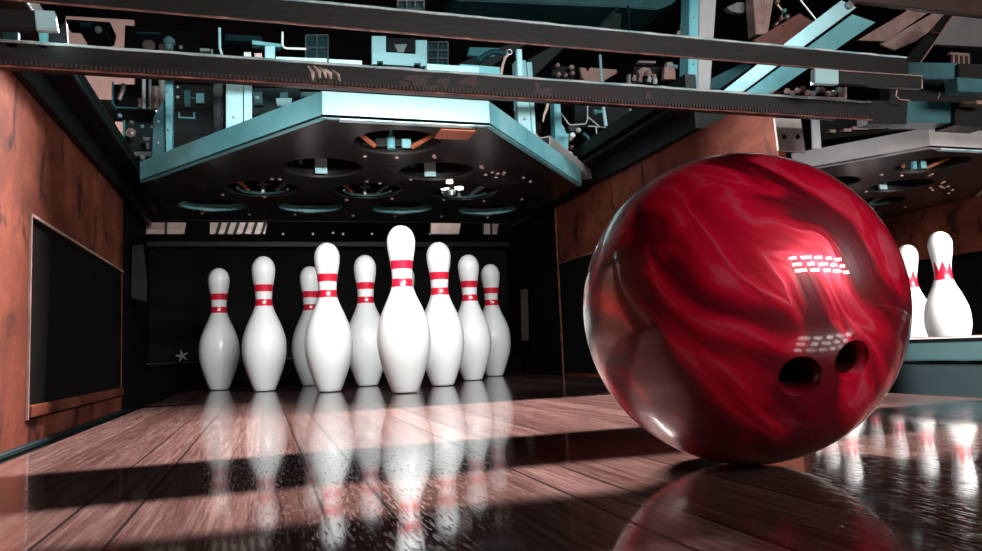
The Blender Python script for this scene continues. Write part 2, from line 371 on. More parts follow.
LAB = {1: 'frontmost and largest white bowling pin with two red neck bands, head of the triangle',
       2: 'white bowling pin with red bands just left of the head pin, covering another pin',
       3: 'white bowling pin with red bands just right of the large head pin',
       4: 'white bowling pin with red bands, second from the left of the rack',
       5: 'smaller white bowling pin with red bands in the gap left of the head pin',
       6: 'white bowling pin with red bands, second from the right of the main rack',
       7: 'white bowling pin with red bands standing alone at the far left of the rack',
       8: 'white bowling pin with red bands half hidden behind the pin left of the gap',
       9: 'white bowling pin standing in the back row straight behind the head pin',
       10: 'smallest white bowling pin with red bands at the far right of the main rack'}
for k, (x, y) in PINS.items():
    o = pin0 if k == 1 else dup(pin0)
    o.location = (x, y, .0006); tag(o, LAB[k], 'bowling pin', G1)
G2 = 'pins with red crown bands on the neighbouring lane'
pinc = makepin(True)
S = .3048; Rw = .264
NP = {1: (0, 0), 3: (S / 2, Rw), 2: (-S / 2, Rw), 4: (-S, 2 * Rw), 5: (0, 2 * Rw), 6: (S, 2 * Rw), 7: (-1.5 * S, 3 * Rw), 8: (-S / 2, 3 * Rw), 9: (S / 2, 3 * Rw), 10: (1.5 * S, 3 * Rw)}
NL = {1: 'large white pin with red crown band at the right edge, beyond the divider',
      3: 'white pin with red crown band, half hidden by the right side of the ball',
      2: 'white crown-banded pin behind the ball, left end of the second row next lane',
      4: 'white crown-banded pin behind the ball, left end of the third row, next lane',
      5: 'white crown-banded pin behind the ball, middle of the third row, next lane',
      6: 'white crown-banded pin behind the ball, right end of the third row, next lane',
      7: 'white crown-banded pin behind the ball, left end of the back row, next lane',
      8: 'white crown-banded pin behind the ball, left middle of the back row, next lane',
      9: 'white crown-banded pin behind the ball, right middle of the back row, next lane',
      10: 'white crown-banded pin behind the ball, right end of the back row, next lane'}
for k, (x, y) in NP.items():
    o = pinc if k == 1 else dup(pinc)
    o.location = (NX + x, y, .0006); tag(o, NL[k], 'bowling pin', G2); o.rotation_euler = (0, 0, k * .7 + .2)

# ------------------------------------------------------------------ ball
BR = .1105; BC = Vector((.0215, -1.2355, BR + .0003))
def ball():
    bm = bmesh.new(); bmesh.ops.create_icosphere(bm, subdivisions=7, radius=BR)
    me = bpy.data.meshes.new('bowling_ball'); bm.to_mesh(me); bm.free()
    o = bpy.data.objects.new('bowling_ball', me); COL.objects.link(o)
    cuts = []
    for n, r in ((Vector((-.0278, -.0925, -.0452)), .0100), (Vector((.0032, -.1022, -.0382)), .0097)):
        n = n.normalized() * BR
        ax = (n * -.85 + Vector((.0, .02, .0))).normalized()
        mb = MB(); mb.lathe([(r * 1.9, -.006), (r * 1.36, -.0004), (r * 1.12, .0030), (r, .007), (r, .045), (r * .6, .052), (0, .054)], n, ax, 48)
        c = mb.build('cut', 'black', origin=(0, 0, 0)); cuts.append(c)
        md = o.modifiers.new('b', 'BOOLEAN'); md.operation = 'DIFFERENCE'; md.solver = 'EXACT'; md.object = c
    dg = bpy.context.evaluated_depsgraph_get(); dg.update()
    me2 = bpy.data.meshes.new_from_object(o.evaluated_get(dg)); o.modifiers.clear(); o.data = me2
    for c in cuts: bpy.data.objects.remove(c)
    me2.materials.clear(); me2.materials.append(ballmat()); me2.materials.append(mat('dark_red_hole_wall', (.055, .004, .006), .3))
    for p in me2.polygons:
        p.use_smooth = True
        if p.center.length < BR - .0062: p.material_index = 1
        else: p.material_index = 0
    try: me2.set_sharp_from_angle(angle=math.radians(35))
    except Exception: pass
    o.location = BC
    tag(o, 'large glossy red pearl bowling ball with two finger holes resting on the lane', 'bowling ball')
    return o
ball()

# ------------------------------------------------------------------ pin decks (the perforated plates above the pins)
ZP, ZR = .583, .640
def pindeck(cx, label, rim1, rim2, detail):
    root = empty('pin_deck', (cx, .4, ZP), label, 'pin deck', 'perforated pin decks above the racks')
    out = [(-.185, -.165), (.178, -.165), (.642, .385), (.642, 1.06), (-.625, 1.06), (-.625, .475)]
    P3 = [Vector((cx + x, y, ZP)) for x, y in out]
    cen = Vector((cx, .5, ZP))
    # plate with ten round holes, cut with a fine fan: grid faces built by boolean
    mb = MB(); mb.prism(P3, (0, 0, .006)); pl = mb.build('deck_plate', 'plate', root)
    cut = MB(); holes = []
    for r in range(4):
        for k in range(r + 1):
            h = Vector((cx + (k - r / 2) * S, r * Rw + .0, ZP)); holes.append((r, k, h))
            cut.lathe([(.103, -.02), (.103, .03)], h, (0, 0, 1), 40)
    c = cut.build('cut', 'black', origin=(0, 0, 0))
    md = pl.modifiers.new('b', 'BOOLEAN'); md.operation = 'DIFFERENCE'; md.solver = 'EXACT'; md.object = c
    dg = bpy.context.evaluated_depsgraph_get(); dg.update()
    me = bpy.data.meshes.new_from_object(pl.evaluated_get(dg)); pl.modifiers.clear(); pl.data = me; bpy.data.objects.remove(c)
    # rim segments: light painted in, pale front, shaded sides and back black
    n = len(P3)
    for i in range(n):
        a, b = P3[i], P3[(i + 1) % n]; d = (b - a).normalized(); inn = Vector((-d.y, d.x, 0)) * .012
        if i == 3: inn = Vector((0, -.012, 0))
        m = rim1 if i == 0 else rim2
        if i in (2, 3, 4): m = 'black'
        q = MB(); q.prism([a + Vector((0, 0, -.001)), b + Vector((0, 0, -.001)), b + inn + Vector((0, 0, -.001)), a + inn + Vector((0, 0, -.001))], (0, 0, ZR - ZP))
        q.build('rim_segment', m, root)
    if True:  # thin seam strip just under the front rim
        MB().box((cx - .15, -.168, ZP - .004), (cx + .14, -.150, ZP - .001)).build('lip_strip', 'worn_edge', root)
    # cups behind the holes, with added black lids to keep the holes dark
    for r, k, h in holes:
        ro, ri, hc = .106, .103, (.0, .0, .006, .024)[r]
        if r >= 2:
            q = MB(); q.lathe([(ri, .004), (ri, hc), (ro, hc), (ro, .004), (ri, .004)], h, (0, 0, 1), 32, caps=False)
            q.build('pin_cup', 'teal' if r == 3 else 'divider_face', root, smooth=True)  # third row takes dark paint, standing for its shade
        q = MB(); q.lathe([(ri, hc + .006), (ri, .075), (0, .078), (0, .080), (ro, .078), (ro, hc + .006)], h, (0, 0, 1), 32, caps=False)
        q.build('hole_dark_lid', 'black', root, smooth=True)
        if r == 2:
            q = MB(); q.tube([h + Vector((math.cos(t) * .070, .01 + math.sin(t) * .070, .004)) for t in [i * PI / 12 for i in range(0, 13)]], .004, 6)
            q.build('cup_ring', 'ledge', root, smooth=True)
            for sx in (-1, 1):
                q = MB(); q.tube([h + Vector((sx * .075, .03, .036)), h + Vector((sx * .04, .07, .012))], [.009, .005], 6); q.build('gripper_arm', 'orange' if (sx < 0 and k < 2) else 'steel', root)
            q = MB(); q.box(h + Vector((-.004, .07, .004)), h + Vector((.004, .075, .04))); q.box(h + Vector((-.014, .07, .026)), h + Vector((.014, .075, .032))); q.build('cup_bracket', 'steel', root)
    # gripper hardware seen through the first rows of holes
    h1 = Vector((cx, 0, ZP))
    q = MB(); q.box(h1 + Vector((-.07, .068, .012)), h1 + Vector((.07, .074, .024)), .002); q.box(h1 + Vector((-.03, .06, .02)), h1 + Vector((.03, .066, .045)), .002)
    gbar = q.build('gripper_bar', 'black', root)
    for sx in (-1, 1):
        q = MB(); q.tube([h1 + Vector((sx * .092, .02, .030)), h1 + Vector((sx * .045, .06, .008))], .006, 6); q.build('gripper_arm', 'orange', gbar)
        q = MB(); q.box(h1 + Vector((sx * .032 - .011, .055, .006)), h1 + Vector((sx * .032 + .011, .066, .028)), .002)
        q.build('gripper_clamp', 'rail' if sx < 0 else 'teal', gbar)
    q = MB(); q.lathe([(.010, 0), (.010, .03), (.005, .034), (.005, .05)], h1 + Vector((-.005, .06, .002)), (0, 0, 1), 10); q.build('gripper_bolt', 'teal', root)
    for sx in (-1, 1):
        hh = Vector((cx + sx * .152, Rw, ZP))
        MB().box(hh + Vector((-.016, .070, .004)), hh + Vector((.016, .076, .058))).build('hanger_plate', 'teal_light', root)
        MB().lathe([(.006, 0), (.006, .008)], hh + Vector((-.055, .06, .03)), (0, -1, 0), 8).build('gripper_bolt', 'steel', root)
    # screws on the underside
    rs = random.Random(3)
    spots = [(-.06, .13), (.11, .10), (.115, .115), (.26, .19), (.268, .205), (.31, .25), (.33, .262), (.345, .25), (.35, .27), (.30, .28), (.34, .31), (.42, .30), (.46, .35), (-.02, .40), (.02, .42), (-.28, .40), (-.26, .40), (-.42, .62), (-.30, .64), (-.05, .66), (.09, .63), (.26, .63), (.40, .64), (.52, .6), (.1, .36), (.02, .13), (-.5, .92), (-.35, .93), (-.2, .92), (0, .93), (.15, .93), (.32, .92), (.5, .93)]
    for x, y in spots:
        if all((Vector((cx + x, y, ZP)) - h).length > .104 for _, _, h in holes):
            MB().lathe([(.0052, 0), (.0052, .0015), (.003, .003), (0, .0035)], (cx + x, y, ZP), (0, 0, -1), 8).build('screw', 'pinkmetal', root)
    return root
deck = pindeck(0, 'dark perforated pin deck with a pale teal rim hanging above the main rack', 'teal_light', 'teal', True)
deck2 = pindeck(NX, 'dark perforated pin deck with a grey-white rim at right, over the neighbouring pins', 'greywhite', 'greywhite', False)
MB().box((.075, -.13, ZP - .004), (.155, -.06, ZP - .001)).build('rust_patch', 'orange', deck)

# channel bolted beside the right rim
ch = empty('side_channel', aY(560, 165, .2), 'grey C-shaped channel with worn edge beside the right rim of the main pin deck', 'channel')
a, b = aZ(541, 147, .66), aZ(583, 180, .62)
d = (b - a).normalized(); n_ = Vector((d.y, -d.x, 0)).normalized()
mb = MB(); mb.prism([a, a + n_ * .03, a + n_ * .03 + Vector((0, 0, .028)), a + Vector((0, 0, .028)), a + Vector((0, 0, .024)), a + n_ * .026 + Vector((0, 0, .024)), a + n_ * .026 + Vector((0, 0, .004)), a + Vector((0, 0, .004))], b - a)
mb.build('channel_body', 'greywhite', ch)
MB().tube([a + Vector((0, 0, .030)), b + Vector((0, 0, .030))], .0025, 6).build('worn_edge', 'rust_edge', ch)

# small work lamp inside the deck
lp = empty('work_lamp', aY(452, 186, .50), 'small lit lamp with two glowing bulbs under the main pin deck', 'lamp')
def emis(name, col, s):
    m = mat(name, (0, 0, 0)); P(m).inputs['Emission Color'].default_value = (*col, 1); P(m).inputs['Emission Strength'].default_value = s; return m
M['glow'] = emis('glowing_bulb', (1, .95, .9), 14); M['glow2'] = emis('orange_flare_glow', (1, .62, .45), 9)
M['glow_teal'] = emis('glowing_indicator', (.6, .95, 1), 3)
for x in (444.5, 459):
    c = aY(x, 188, .50); MB().lathe([(0, -.014), (.0045, -.011), (.006, 0), (.0045, .011), (0, .014)], c, (1, 0, 0), 12).build('bulb', 'glow', lp, smooth=True)
c = aY(449.5, 181, .36); MB().lathe([(0, -.008), (.010, -.006), (.009, .0), (.004, .010), (.001, .022), (0, .024)], c, (0, 0, 1), 12).build('flare_glow', 'glow2', lp, smooth=True)  # orange flare of the lamp, added as a glowing shape
c = aY(452, 195, .50); MB().lathe([(.010, 0), (.012, .012), (.005, .018)], c, (0, 0, 1), 12).build('socket', 'steel', lp, smooth=True)
MB().tube([aY(440, 184, .505), aY(464, 184, .505)], .003, 6).build('lamp_bracket', 'steel', lp)
MB().tube([aY(449.5, 181, .36), aY(449.5, 181, .36) + Vector((.01, .0, .09))], .002, 6).build('lamp_wire', 'steel', lp)  # holds up the added flare shape

# ------------------------------------------------------------------ cross rails in front
def rail(label, x0, x1, y0, y1, z0, z1, tilt=0.):
    root = empty('steel_rail', ((x0 + x1) / 2, y0, z0), label, 'rail', 'long dark steel rails across the lane')
    mb = MB(); t = .005
    # C channel: web to the front, flanges going back
    pr = [(y0, z0), (y0 + t, z0), (y0 + t, z1 - t), (y1, z1 - t), (y1, z1), (y0, z1)]
    mb.prism([(x0, a, b) for a, b in pr], (x1 - x0, 0, 0)); chn = mb.build('channel', 'rail', root)
    e = MB(); e.tube([(x0 + (x1 - x0) * i / 80, y0 + random.uniform(-.0002, .0003), z1 + random.uniform(-.0006, .0002)) for i in range(81)], [.0019 + random.random() * .0008 for i in range(81)], 6); e.build('upper_edge', 'worn_edge', chn, smooth=True)
    e = MB(); e.tube([(x0 + (x1 - x0) * i / 80, y0 + random.uniform(-.0003, .0003), z0 + random.uniform(-.0002, .0004)) for i in range(81)], [.0013 + random.random() * .0006 for i in range(81)], 6); e.build('lower_edge', 'rust_edge', chn, smooth=True)
    return root
YB = -.6
ra = rail('upper of the two long dark steel rails, with a bright worn top edge', -.98, .898, YB, YB + .03, .5835, .6205)
rb = rail('lower of the two long dark steel rails, with a rusty ribbed lower edge', -.98, .80, YB, YB + .10, .4905, .5255)
# ribbed rusty strip along the foot of the lower rail
mb = MB(); k = -.98
while k < .79:
    mb.box((k, YB - .0022, .4925), (k + .0035, YB - .0002, .4985)); k += .006
mb.build('ribbed_strip', 'stain', rb.children[0])
# scrape marks on the lower rail
mb = MB()
for (x, y, x2, y2) in ((308, 66, 313, 81), (314, 66, 320, 78), (319, 67, 326, 78), (325, 69, 331, 79), (332, 70, 340, 82)):
    a, b = aY(x, y, YB - .0008), aY(x2, y2, YB - .0008); mb.tube([a, (a + b) / 2 + Vector((.003, 0, .001)), b], [.0010, .0034, .0012], 6)
mb.build('scrape_marks', 'worn_scrape', rb.children[0])
mb = MB()
for (x, y, rx, ry) in ((315, 74, 7, 8), (330, 76, 7, 7), (418, 80, 12, 6), (444, 82, 7, 5), (470, 82, 9, 5), (404, 84, 5, 3), (545, 92, 9, 4), (537, 86, 3, 4), (430, 88, 8, 3), (648, 96, 3, 4)):
    pts = []
    for i in range(14):
        t = i / 14 * 2 * PI; w = 1 + .3 * math.sin(3 * t + x) + .2 * math.sin(5 * t + y)
        pts.append(aY(x + rx * w * math.cos(t), y + ry * w * math.sin(t), YB - .0009))
    MB().prism(pts, (0, .0008, 0)).build('rust_stain', M['stain'], rb)

tag(MB().box((-.75, -.112, 1.016), (.75, -.100, 1.36), .002).build('lamp_blocker', 'black'), 'unseen black hood board in front of the machine lamp, above the rails', 'blocker')  # unseen board added to cut the lamp's light off the near lane
# short rails and blocks on the right end
def plate(name, px, Y, depth, m, label, cat, bev=.0015, group=None):
    return tag(poly(px, Y, depth, bev=bev).build(name, m), label, cat, group)
sr = empty('short_rail', aY(880, 80, -.66), 'short dark rail with a pale teal end block at upper right', 'rail')
poly([(839, 70.5), (922, 76), (922, 88.5), (839, 83.5)], -.66, .012, bev=.001).build('bar', 'black', sr)
poly([(815, 68), (839, 70), (839, 84), (815, 83)], -.665, .012, bev=.001).build('end_block', 'teal_light', sr)
MB().tube([aY(839, 70.5, -.661), aY(922, 76, -.661), aY(922, 88.5, -.661)], .0011, 6).build('worn_edge', 'pinkmetal', sr.children[0])
bx = empty('end_bracket', aY(930, 92, -.5), 'dark teal bracket blocks on a black frame at the right ends of the rails', 'bracket')
poly([(908, 62), (959, 63), (959, 79), (908, 78)], -.52, .05, bev=.001).build('upper_block', 'teal_dark', bx)
poly([(908, 101), (957, 102), (955, 123), (906, 122)], -.52, .05, bev=.001).build('lower_block', 'teal_dark', bx)
poly([(890, 76), (990, 76), (990, 104), (890, 104)], -.47, .03, bev=.001).build('backplate', 'black', bx)
poly([(868, 100), (907, 101), (907, 124), (868, 124)], -.54, .03, bev=.001).build('side_cheek', 'black', bx)
poly([(959, 63.5), (995, 64.5), (995, 80), (959, 79)], -.53, .05, bev=.001).build('side_bar', 'black', bx)
poly([(957, 77), (995, 80), (995, 93), (958, 91)], -.60, .03, bev=.001).build('end_block', 'teal_dark', bx)
poly([(955, 102), (990, 103), (990, 127), (955, 125)], -.53, .05, bev=.001).build('lower_bar', 'black', bx)
MB().tube([aY(897, 90, -.56), aY(896, 96, -.56), aY(900, 99.5, -.56), aY(910, 100.5, -.56)], .0012, 6).build('clip', 'pinkmetal', bx)
MB().tube([aY(938, 99, -.56), aY(940, 93, -.56)], .0012, 6).build('clip', 'pinkmetal', bx)
poly([(965, 99.5), (990, 101), (990, 104), (977, 104), (977, 102.5), (965, 102)], -.56, .01, bev=.0003).build('tab', 'pinkmetal', bx)
# left block on the rails
lb = empty('end_clamp', aY(30, 20, -.62), 'dark clamp block with a pale teal end face at the top left corner', 'clamp')
poly([(-14, 8), (34, 9.5), (36, 29.5), (-14, 28)], -.64, .012, bev=.0015).build('block', 'black', lb)
poly([(34, 9.5), (54, 10.5), (57.5, 30), (36, 29.5)], -.645, .012, bev=.0015).build('end_face', 'teal_light', lb)
poly([(1, 31.5), (18, 32), (18, 48), (7, 48)], -.60, .010, bev=.001).build('lower_pad', 'teal_dark', lb)
poly([(38, 30), (47, 30), (47.5, 49), (40, 49)], -.60, .010, bev=.001).build('lower_pad', 'teal', lb)
poly([(47.5, 30), (66, 22), (68, 49), (47.5, 49)], -.59, .010, bev=.001).build('cheek', 'black', lb)

# dark beams on top of the kickbacks
def sidebeam(x0, x1, label, ys=-.5):
    root = empty('side_beam', ((x0 + x1) / 2, .2, .6), label, 'beam', 'black beams along the tops of the side walls')
    s = 1 if x0 < 0 else -1; inner = max(x0, x1) if x0 < 0 else min(x0, x1)
    MB().box((x0, ys, .603), (x1, 1.3, .70), .004).build('beam', 'black', root)
    MB().box((inner - s * .002, ys, .655), (inner + s * .045, 1.3, .665), .001).build('flange', 'black', root)
    MB().tube([(inner + s * .046, ys, .661), (inner + s * .046, 1.3, .661)], .004, 8).build('cable_pipe', 'divider_face' if x0 < 0 else 'black', root, smooth=True)
    MB().box((inner - s * .01, ys, .70), (inner + s * .02, 1.3, .74), .002).build('cap_angle', 'black', root)
    return root
sidebeam(-.80, -.705, 'black steel beam with a teal cable pipe above the orange left wall')
sidebeam(.705, .80, 'black steel beam above the orange right wall, behind the ball', -.16)

# bracket with two bolt holes at the end of the right wall
br = poly([(775, 118), (801, 119), (806, 153), (779, 150)], -.46, .006, bev=.0006).build('mounting_bracket', 'greywhite')
tag(br, 'light grey mounting bracket with two bolt holes at the end of the orange right wall', 'bracket')
for x in (784, 797.5):
    MB().lathe([(.0045, 0), (.0045, .002)], aY(x, 137, -.461), (0, -1, 0), 16).build('bolt_hole', 'pit', br)
plate('side_post', [(812, 118), (820, 118), (822, 149), (813, 149)], -.30, .006, 'white', 'thin white upright post just right of the two-hole bracket', 'post')
# foreground overhead beam, top right
plate('overhead_beam', [(850, -12), (1010, -12), (1010, 19), (920, 9), (857, 1)], -.72, .012, mottled('dark_brown_lacquered_beam', [(.3, (.03, .016, .014)), (.7, (.08, .045, .040))], 5, rough=.3), 'dark brown overhead beam crossing the top right corner', 'beam')

# ------------------------------------------------------------------ machinery above the deck
# back of the pit
tag(MB().box((-.9, 1.42, .03), (.9, 1.45, .53), .004).build('pit_curtain', 'cloth'), 'black pit curtain hanging behind the standing pins', 'curtain')
tag(MB().box((-.86, 1.28, -.10), (.86, 1.40, .07), .006).build('pit_cushion', 'pit'), 'black padded kickboard at the foot of the pit curtain', 'cushion')
cbar = empty('curtain_bar', (0, 1.38, .54), 'long dark bar across the top of the pit curtain', 'bar')
MB().box((-.9, 1.36, .535), (.9, 1.40, .556), .003).build('bar', 'black', cbar)
MB().box((-.86, 1.355, .088), (.86, 1.36, .0915)).build('hem_strip', 'divider_face', cbar)
for x, y in ((217, 237), (283, 237), (313, 237), (333, 236), (343, 237), (372, 237), (430, 237), (457, 237)):
    MB().lathe([(.005, 0), (.005, .003), (0, .004)], aY(x, y - 3, 1.358), (0, -1, 0), 8).build('screw', 'pinkmetal', cbar)
for i, (x0, x1, sl, lab) in enumerate(((146, 186, 0, 'slotted light gap left of the row of cups, built as a pale plate'), (210, 267, 6, 'diagonally slotted light gap above the leftmost pins, built as a pale plate'), (431, 461, 0, 'wide light gap above the pit curtain behind the head pin, a pale plate'), (484, 499, 0, 'small light gap above the second pin from the right, a pale plate'))):
    root = empty('light_gap', aY((x0 + x1) / 2, 233, 1.3), lab, 'strip', 'light gaps above the pit curtain, built as pale plates')
    poly([(x0, 222.5), (x1, 222.5), (x1 - 2, 234), (x0, 234)], 1.33, .02, bev=.001).build('gap_plate', 'pinkmetal', root)  # pinkish plate whose colour stands for the light in the gap
    if sl:
        for k in range(sl):
            xx = x0 + 5 + k * 9; poly([(xx, 234), (xx + 3, 234), (xx + 7, 222), (xx + 4, 222)], 1.318, .01).build('slat', 'black', root)
    elif i != 2:
        xx = (x0 + x1) / 2; poly([(xx - 1, 221), (xx + 1, 221), (xx + 1, 235), (xx - 1, 235)], 1.318, .01).build('slat', 'black', root)
tag(poly([(132, 246), (143, 244), (147, 275), (147, 302), (131, 298)], .96, .004, bev=.001).build('side_guard', 'rail'), 'dim grey-green guard plate at the far end of the left wall', 'guard plate')
tag(poly([(521, 290), (528, 289), (529, 340), (522, 341)], .98, .01, bev=.002).build('side_guard', 'stain'), 'dark reddish upright plate right of the last pin, by the right wall', 'guard plate')
# star shaped bracket low at the back left
sb = MB(); c0 = aY(182, 356, 1.26)
for k in range(5):
    t = k * 2 * PI / 5 + .5; sb.tube([c0, c0 + Vector((math.cos(t) * .022, 0, math.sin(t) * .022))], [.006, .002], 6)
tag(sb.build('star_knob', 'greywhite'), 'small pale star-shaped knob low behind the far left pin', 'knob')

GP = 'teal upright posts of the machine frame'
def post(px, Y, depth, m, label, strip=None):
    o = plate('upright_post', px, Y, depth, m, label, 'post', .002, GP)
    if strip: poly(strip, Y - .008, .008, bev=.0008).build('edge_flange', 'teal_light', o)
    for t in (.25, .7):
        a = Vector(aY(*px[0], Y)).lerp(aY(*px[-1], Y), t); b = Vector(aY(*px[1], Y)).lerp(aY(*px[2], Y), t)
        MB().lathe([(.0045, 0), (.0045, .003), (.002, .004)], a.lerp(b, .45) + Vector((0, 0, 0)), (0, -1, 0), 6).build('bolt', 'steel', o)
    return o
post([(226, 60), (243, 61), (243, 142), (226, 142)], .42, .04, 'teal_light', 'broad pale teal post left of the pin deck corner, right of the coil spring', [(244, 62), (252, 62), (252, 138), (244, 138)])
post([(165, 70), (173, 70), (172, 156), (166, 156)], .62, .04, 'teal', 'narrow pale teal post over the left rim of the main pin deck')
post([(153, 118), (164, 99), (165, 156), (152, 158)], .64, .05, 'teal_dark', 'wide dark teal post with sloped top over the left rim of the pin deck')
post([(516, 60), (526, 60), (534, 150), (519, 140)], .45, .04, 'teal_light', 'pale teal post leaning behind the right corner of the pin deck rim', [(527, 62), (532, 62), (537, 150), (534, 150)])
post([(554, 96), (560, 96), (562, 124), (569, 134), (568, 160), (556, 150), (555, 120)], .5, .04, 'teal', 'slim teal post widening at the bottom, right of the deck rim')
tp = post([(690, -8), (699.5, -8), (697, 95), (688, 95)], .1, .05, 'teal', 'tall post with teal and grey-white faces passing behind the rails, right of centre')
poly([(700, -8), (717, -8), (710, 95), (697.5, 95)], .1, .05, bev=.002).build('pale_face', 'greywhite', tp)
post([(753, -8), (775, -8), (768, 34), (756, 34)], .15, .04, 'pinkmetal', 'light pink short post at the top, right of the tall grey post')

# grilles
def grille(x0, y0, x1, y1, nx, ny, Y, label):
    root = empty('window_grille', aY((x0 + x1) / 2, y1, Y), label, 'grille', 'teal barred grilles in the machine')
    poly(quad(x0, y0, x1, y1), Y + .02, .01).build('backplate', 'teal_dark', root)
    for i in range(nx + 1):
        x = x0 + (x1 - x0) * i / nx; poly([(x - .8, y0), (x + .8, y0), (x + .8, y1), (x - .8, y1)], Y, .018).build('bar', 'steel', root)
    for j in range(ny + 1):
        y = y0 + (y1 - y0) * j / ny; poly([(x0, y - .8), (x1, y - .8), (x1, y + .8), (x0, y + .8)], Y + .002, .016).build('bar', 'steel', root)
grille(398, -8, 424, 17, 3, 3, .9, 'barred teal grille at the very top centre, above the upper rail')
grille(306, 35, 328, 60, 2, 2, .9, 'barred teal grille left of centre, between the two rails')
grille(428, 42, 448, 66, 2, 3, .9, 'barred teal grille right of the notched teal plate, between the rails')
# notched plate
npx = empty('notched_plate', aY(400, 65, .5), 'pale teal plate with a rectangular window, between the rails at centre', 'plate')
poly([(372, 36), (386, 36), (386, 52), (416, 54), (416, 40), (427, 40), (427, 66), (421, 66), (421, 63), (414, 63), (414, 66), (383, 64), (383, 61), (377, 61), (377, 64), (372, 64)], .5, .02, bev=.0008).build('plate_body', 'teal_light', npx)
poly(quad(386, 38, 416, 52), .54, .02).build('inner_block', 'black', npx)
poly([(395, 44), (407, 44), (404, 52), (398, 52)], .52, .015, bev=.001).build('inner_tab', 'steel', npx)
# light bars just above lower rail
for i, (q, lab) in enumerate((([(276, 56.5), (327, 58.5), (327, 63.5), (276, 62)], 'pale teal flat bar above the lower rail, left one of three'), ([(329, 59), (362, 60.5), (362, 65), (329, 64)], 'short pale teal flat bar above the lower rail, middle one of three'), ([(427, 63.5), (479, 67), (479, 73), (427, 70)], 'pale teal flat bar above the lower rail, right of the notched plate'))):
    plate('flat_bar', q, .3, .03, 'teal_light', lab, 'bar', .001, 'pale flat bars above the lower rail')
plate('flat_bar', [(460, 64), (500, 67), (500, 78), (460, 76)], .36, .03, 'teal', 'teal flat bar left of the pink hanging cable', 'bar', .001, 'pale flat bars above the lower rail')
# L-shaped hook rods
def rod(name, pts, Y, r, m, label, cat, group=None):
    return tag(MB().tube([aY(x, y, Y) for x, y in pts], r, 8).build(name, m, smooth=True), label, cat, group)
rod('bent_rod', [(282.5, 32), (282.5, 45), (284, 47.5), (287, 48.5), (306, 49)], .35, .0032, 'white', 'white L-shaped bent rod between the rails, left of the grille', 'rod')
rod('bent_rod', [(219.5, 28), (219.8, 48), (222, 55)], .4, .0038, 'teal_light', 'pale upright rod with bent foot between the rails at upper left', 'rod')
# machine parts between the rails, left
def machine(name, label, cat, parts):
    x, y, Y = parts[0][1][0][0], parts[0][1][0][1], parts[0][2]
    root = empty(name, aY(x, y, Y), label, cat)
    for nm, px, Y, dp, m in parts: poly(px, Y, dp, bev=.0012).build(nm, m, root)
    return root
machine('drive_motor', 'black motor housing in front of the pink panel at upper left', 'motor', [
    ('housing', [(81, 20), (110, 22), (108, 32), (104, 33), (103, 41.5), (87, 41), (84, 36), (81, 33)], 1.1, .12, 'black'),
    ('mount_plate', [(66, 19), (82, 20), (81, 28), (68, 27)], 1.12, .05, 'black'),
    ('cap', [(80, 23), (91, 22), (91, 25), (80, 25)], 1.08, .02, 'teal_dark')])
MB().lathe([(.012, 0), (.012, .006), (.006, .010)], aY(98.5, 30, 1.09), (0, -1, 0), 12).build('bolt_head', 'white', bpy.data.objects['drive_motor'])
gb = machine('gear_box', 'black gearbox with teal trim between the rails, right of the pink panel', 'gearbox', [
    ('housing', [(125, 25), (200, 32), (200, 58), (124, 52)], 1.0, .1, 'black'),
    ('trim', [(112, 48), (142, 48.5), (142, 50.5), (112, 50.5)], .97, .02, 'teal'),
    ('trim_bar', [(136, 31.5), (160, 32), (160, 34), (136, 33.5)], .98, .01, 'teal_dark'),
    ('trim_end', [(112, 48), (114, 48), (114, 54), (112, 54)], .97, .02, 'teal')])
MB().lathe([(.020, 0), (.020, .006), (.014, .006), (.014, .010), (.006, .010), (.006, .016)], aY(149, 46, .975), (0, -1, 0), 18).build('gear', 'pinkmetal', gb, smooth=True)
mb = MB(); mb.lathe([(.014, 0), (.014, .02), (.020, .02), (.020, .035), (.010, .035), (.010, .045)], aY(169, 50, .95), (0, 0, 1), 12); mb.build('valve', 'teal_light', gb)
for x, y in ((147, 53), (181, 48), (183, 56)): MB().lathe([(.007, 0), (.007, .01), (.003, .013)], aY(x, y, .975), (0, -1, 0), 8).build('bolt', 'white', gb)
poly([(159, 44), (165, 44), (165, 50), (159, 50)], .96, .02, bev=.001).build('tab', 'pinkmetal', gb)
lk_ = machine('lever_link', 'small pale lever with a hanging pin between the rails at upper left', 'lever', [('lever', [(200, 48), (210, 48.5), (210, 51), (200, 51)], .6, .015, 'greywhite'), ('pin', [(211, 49), (213, 49), (213, 57), (211, 56)], .6, .01, 'greywhite')])
mc = machine('clamp_assembly', 'pale teal clamp with bolts between the rails, left of the white bent rod', 'clamp', [
    ('arm', [(252, 40), (282, 44), (280, 47), (252, 44)], .42, .03, 'teal'), ('block', [(265, 46), (275, 46), (275, 62), (265, 61)], .4, .03, 'teal_light'),
    ('knob', [(244, 52), (251, 52), (251, 60), (244, 60)], .4, .03, 'steel'), ('foot', [(254, 53), (262, 53), (262, 60), (256, 60)], .41, .02, 'pinkmetal')])
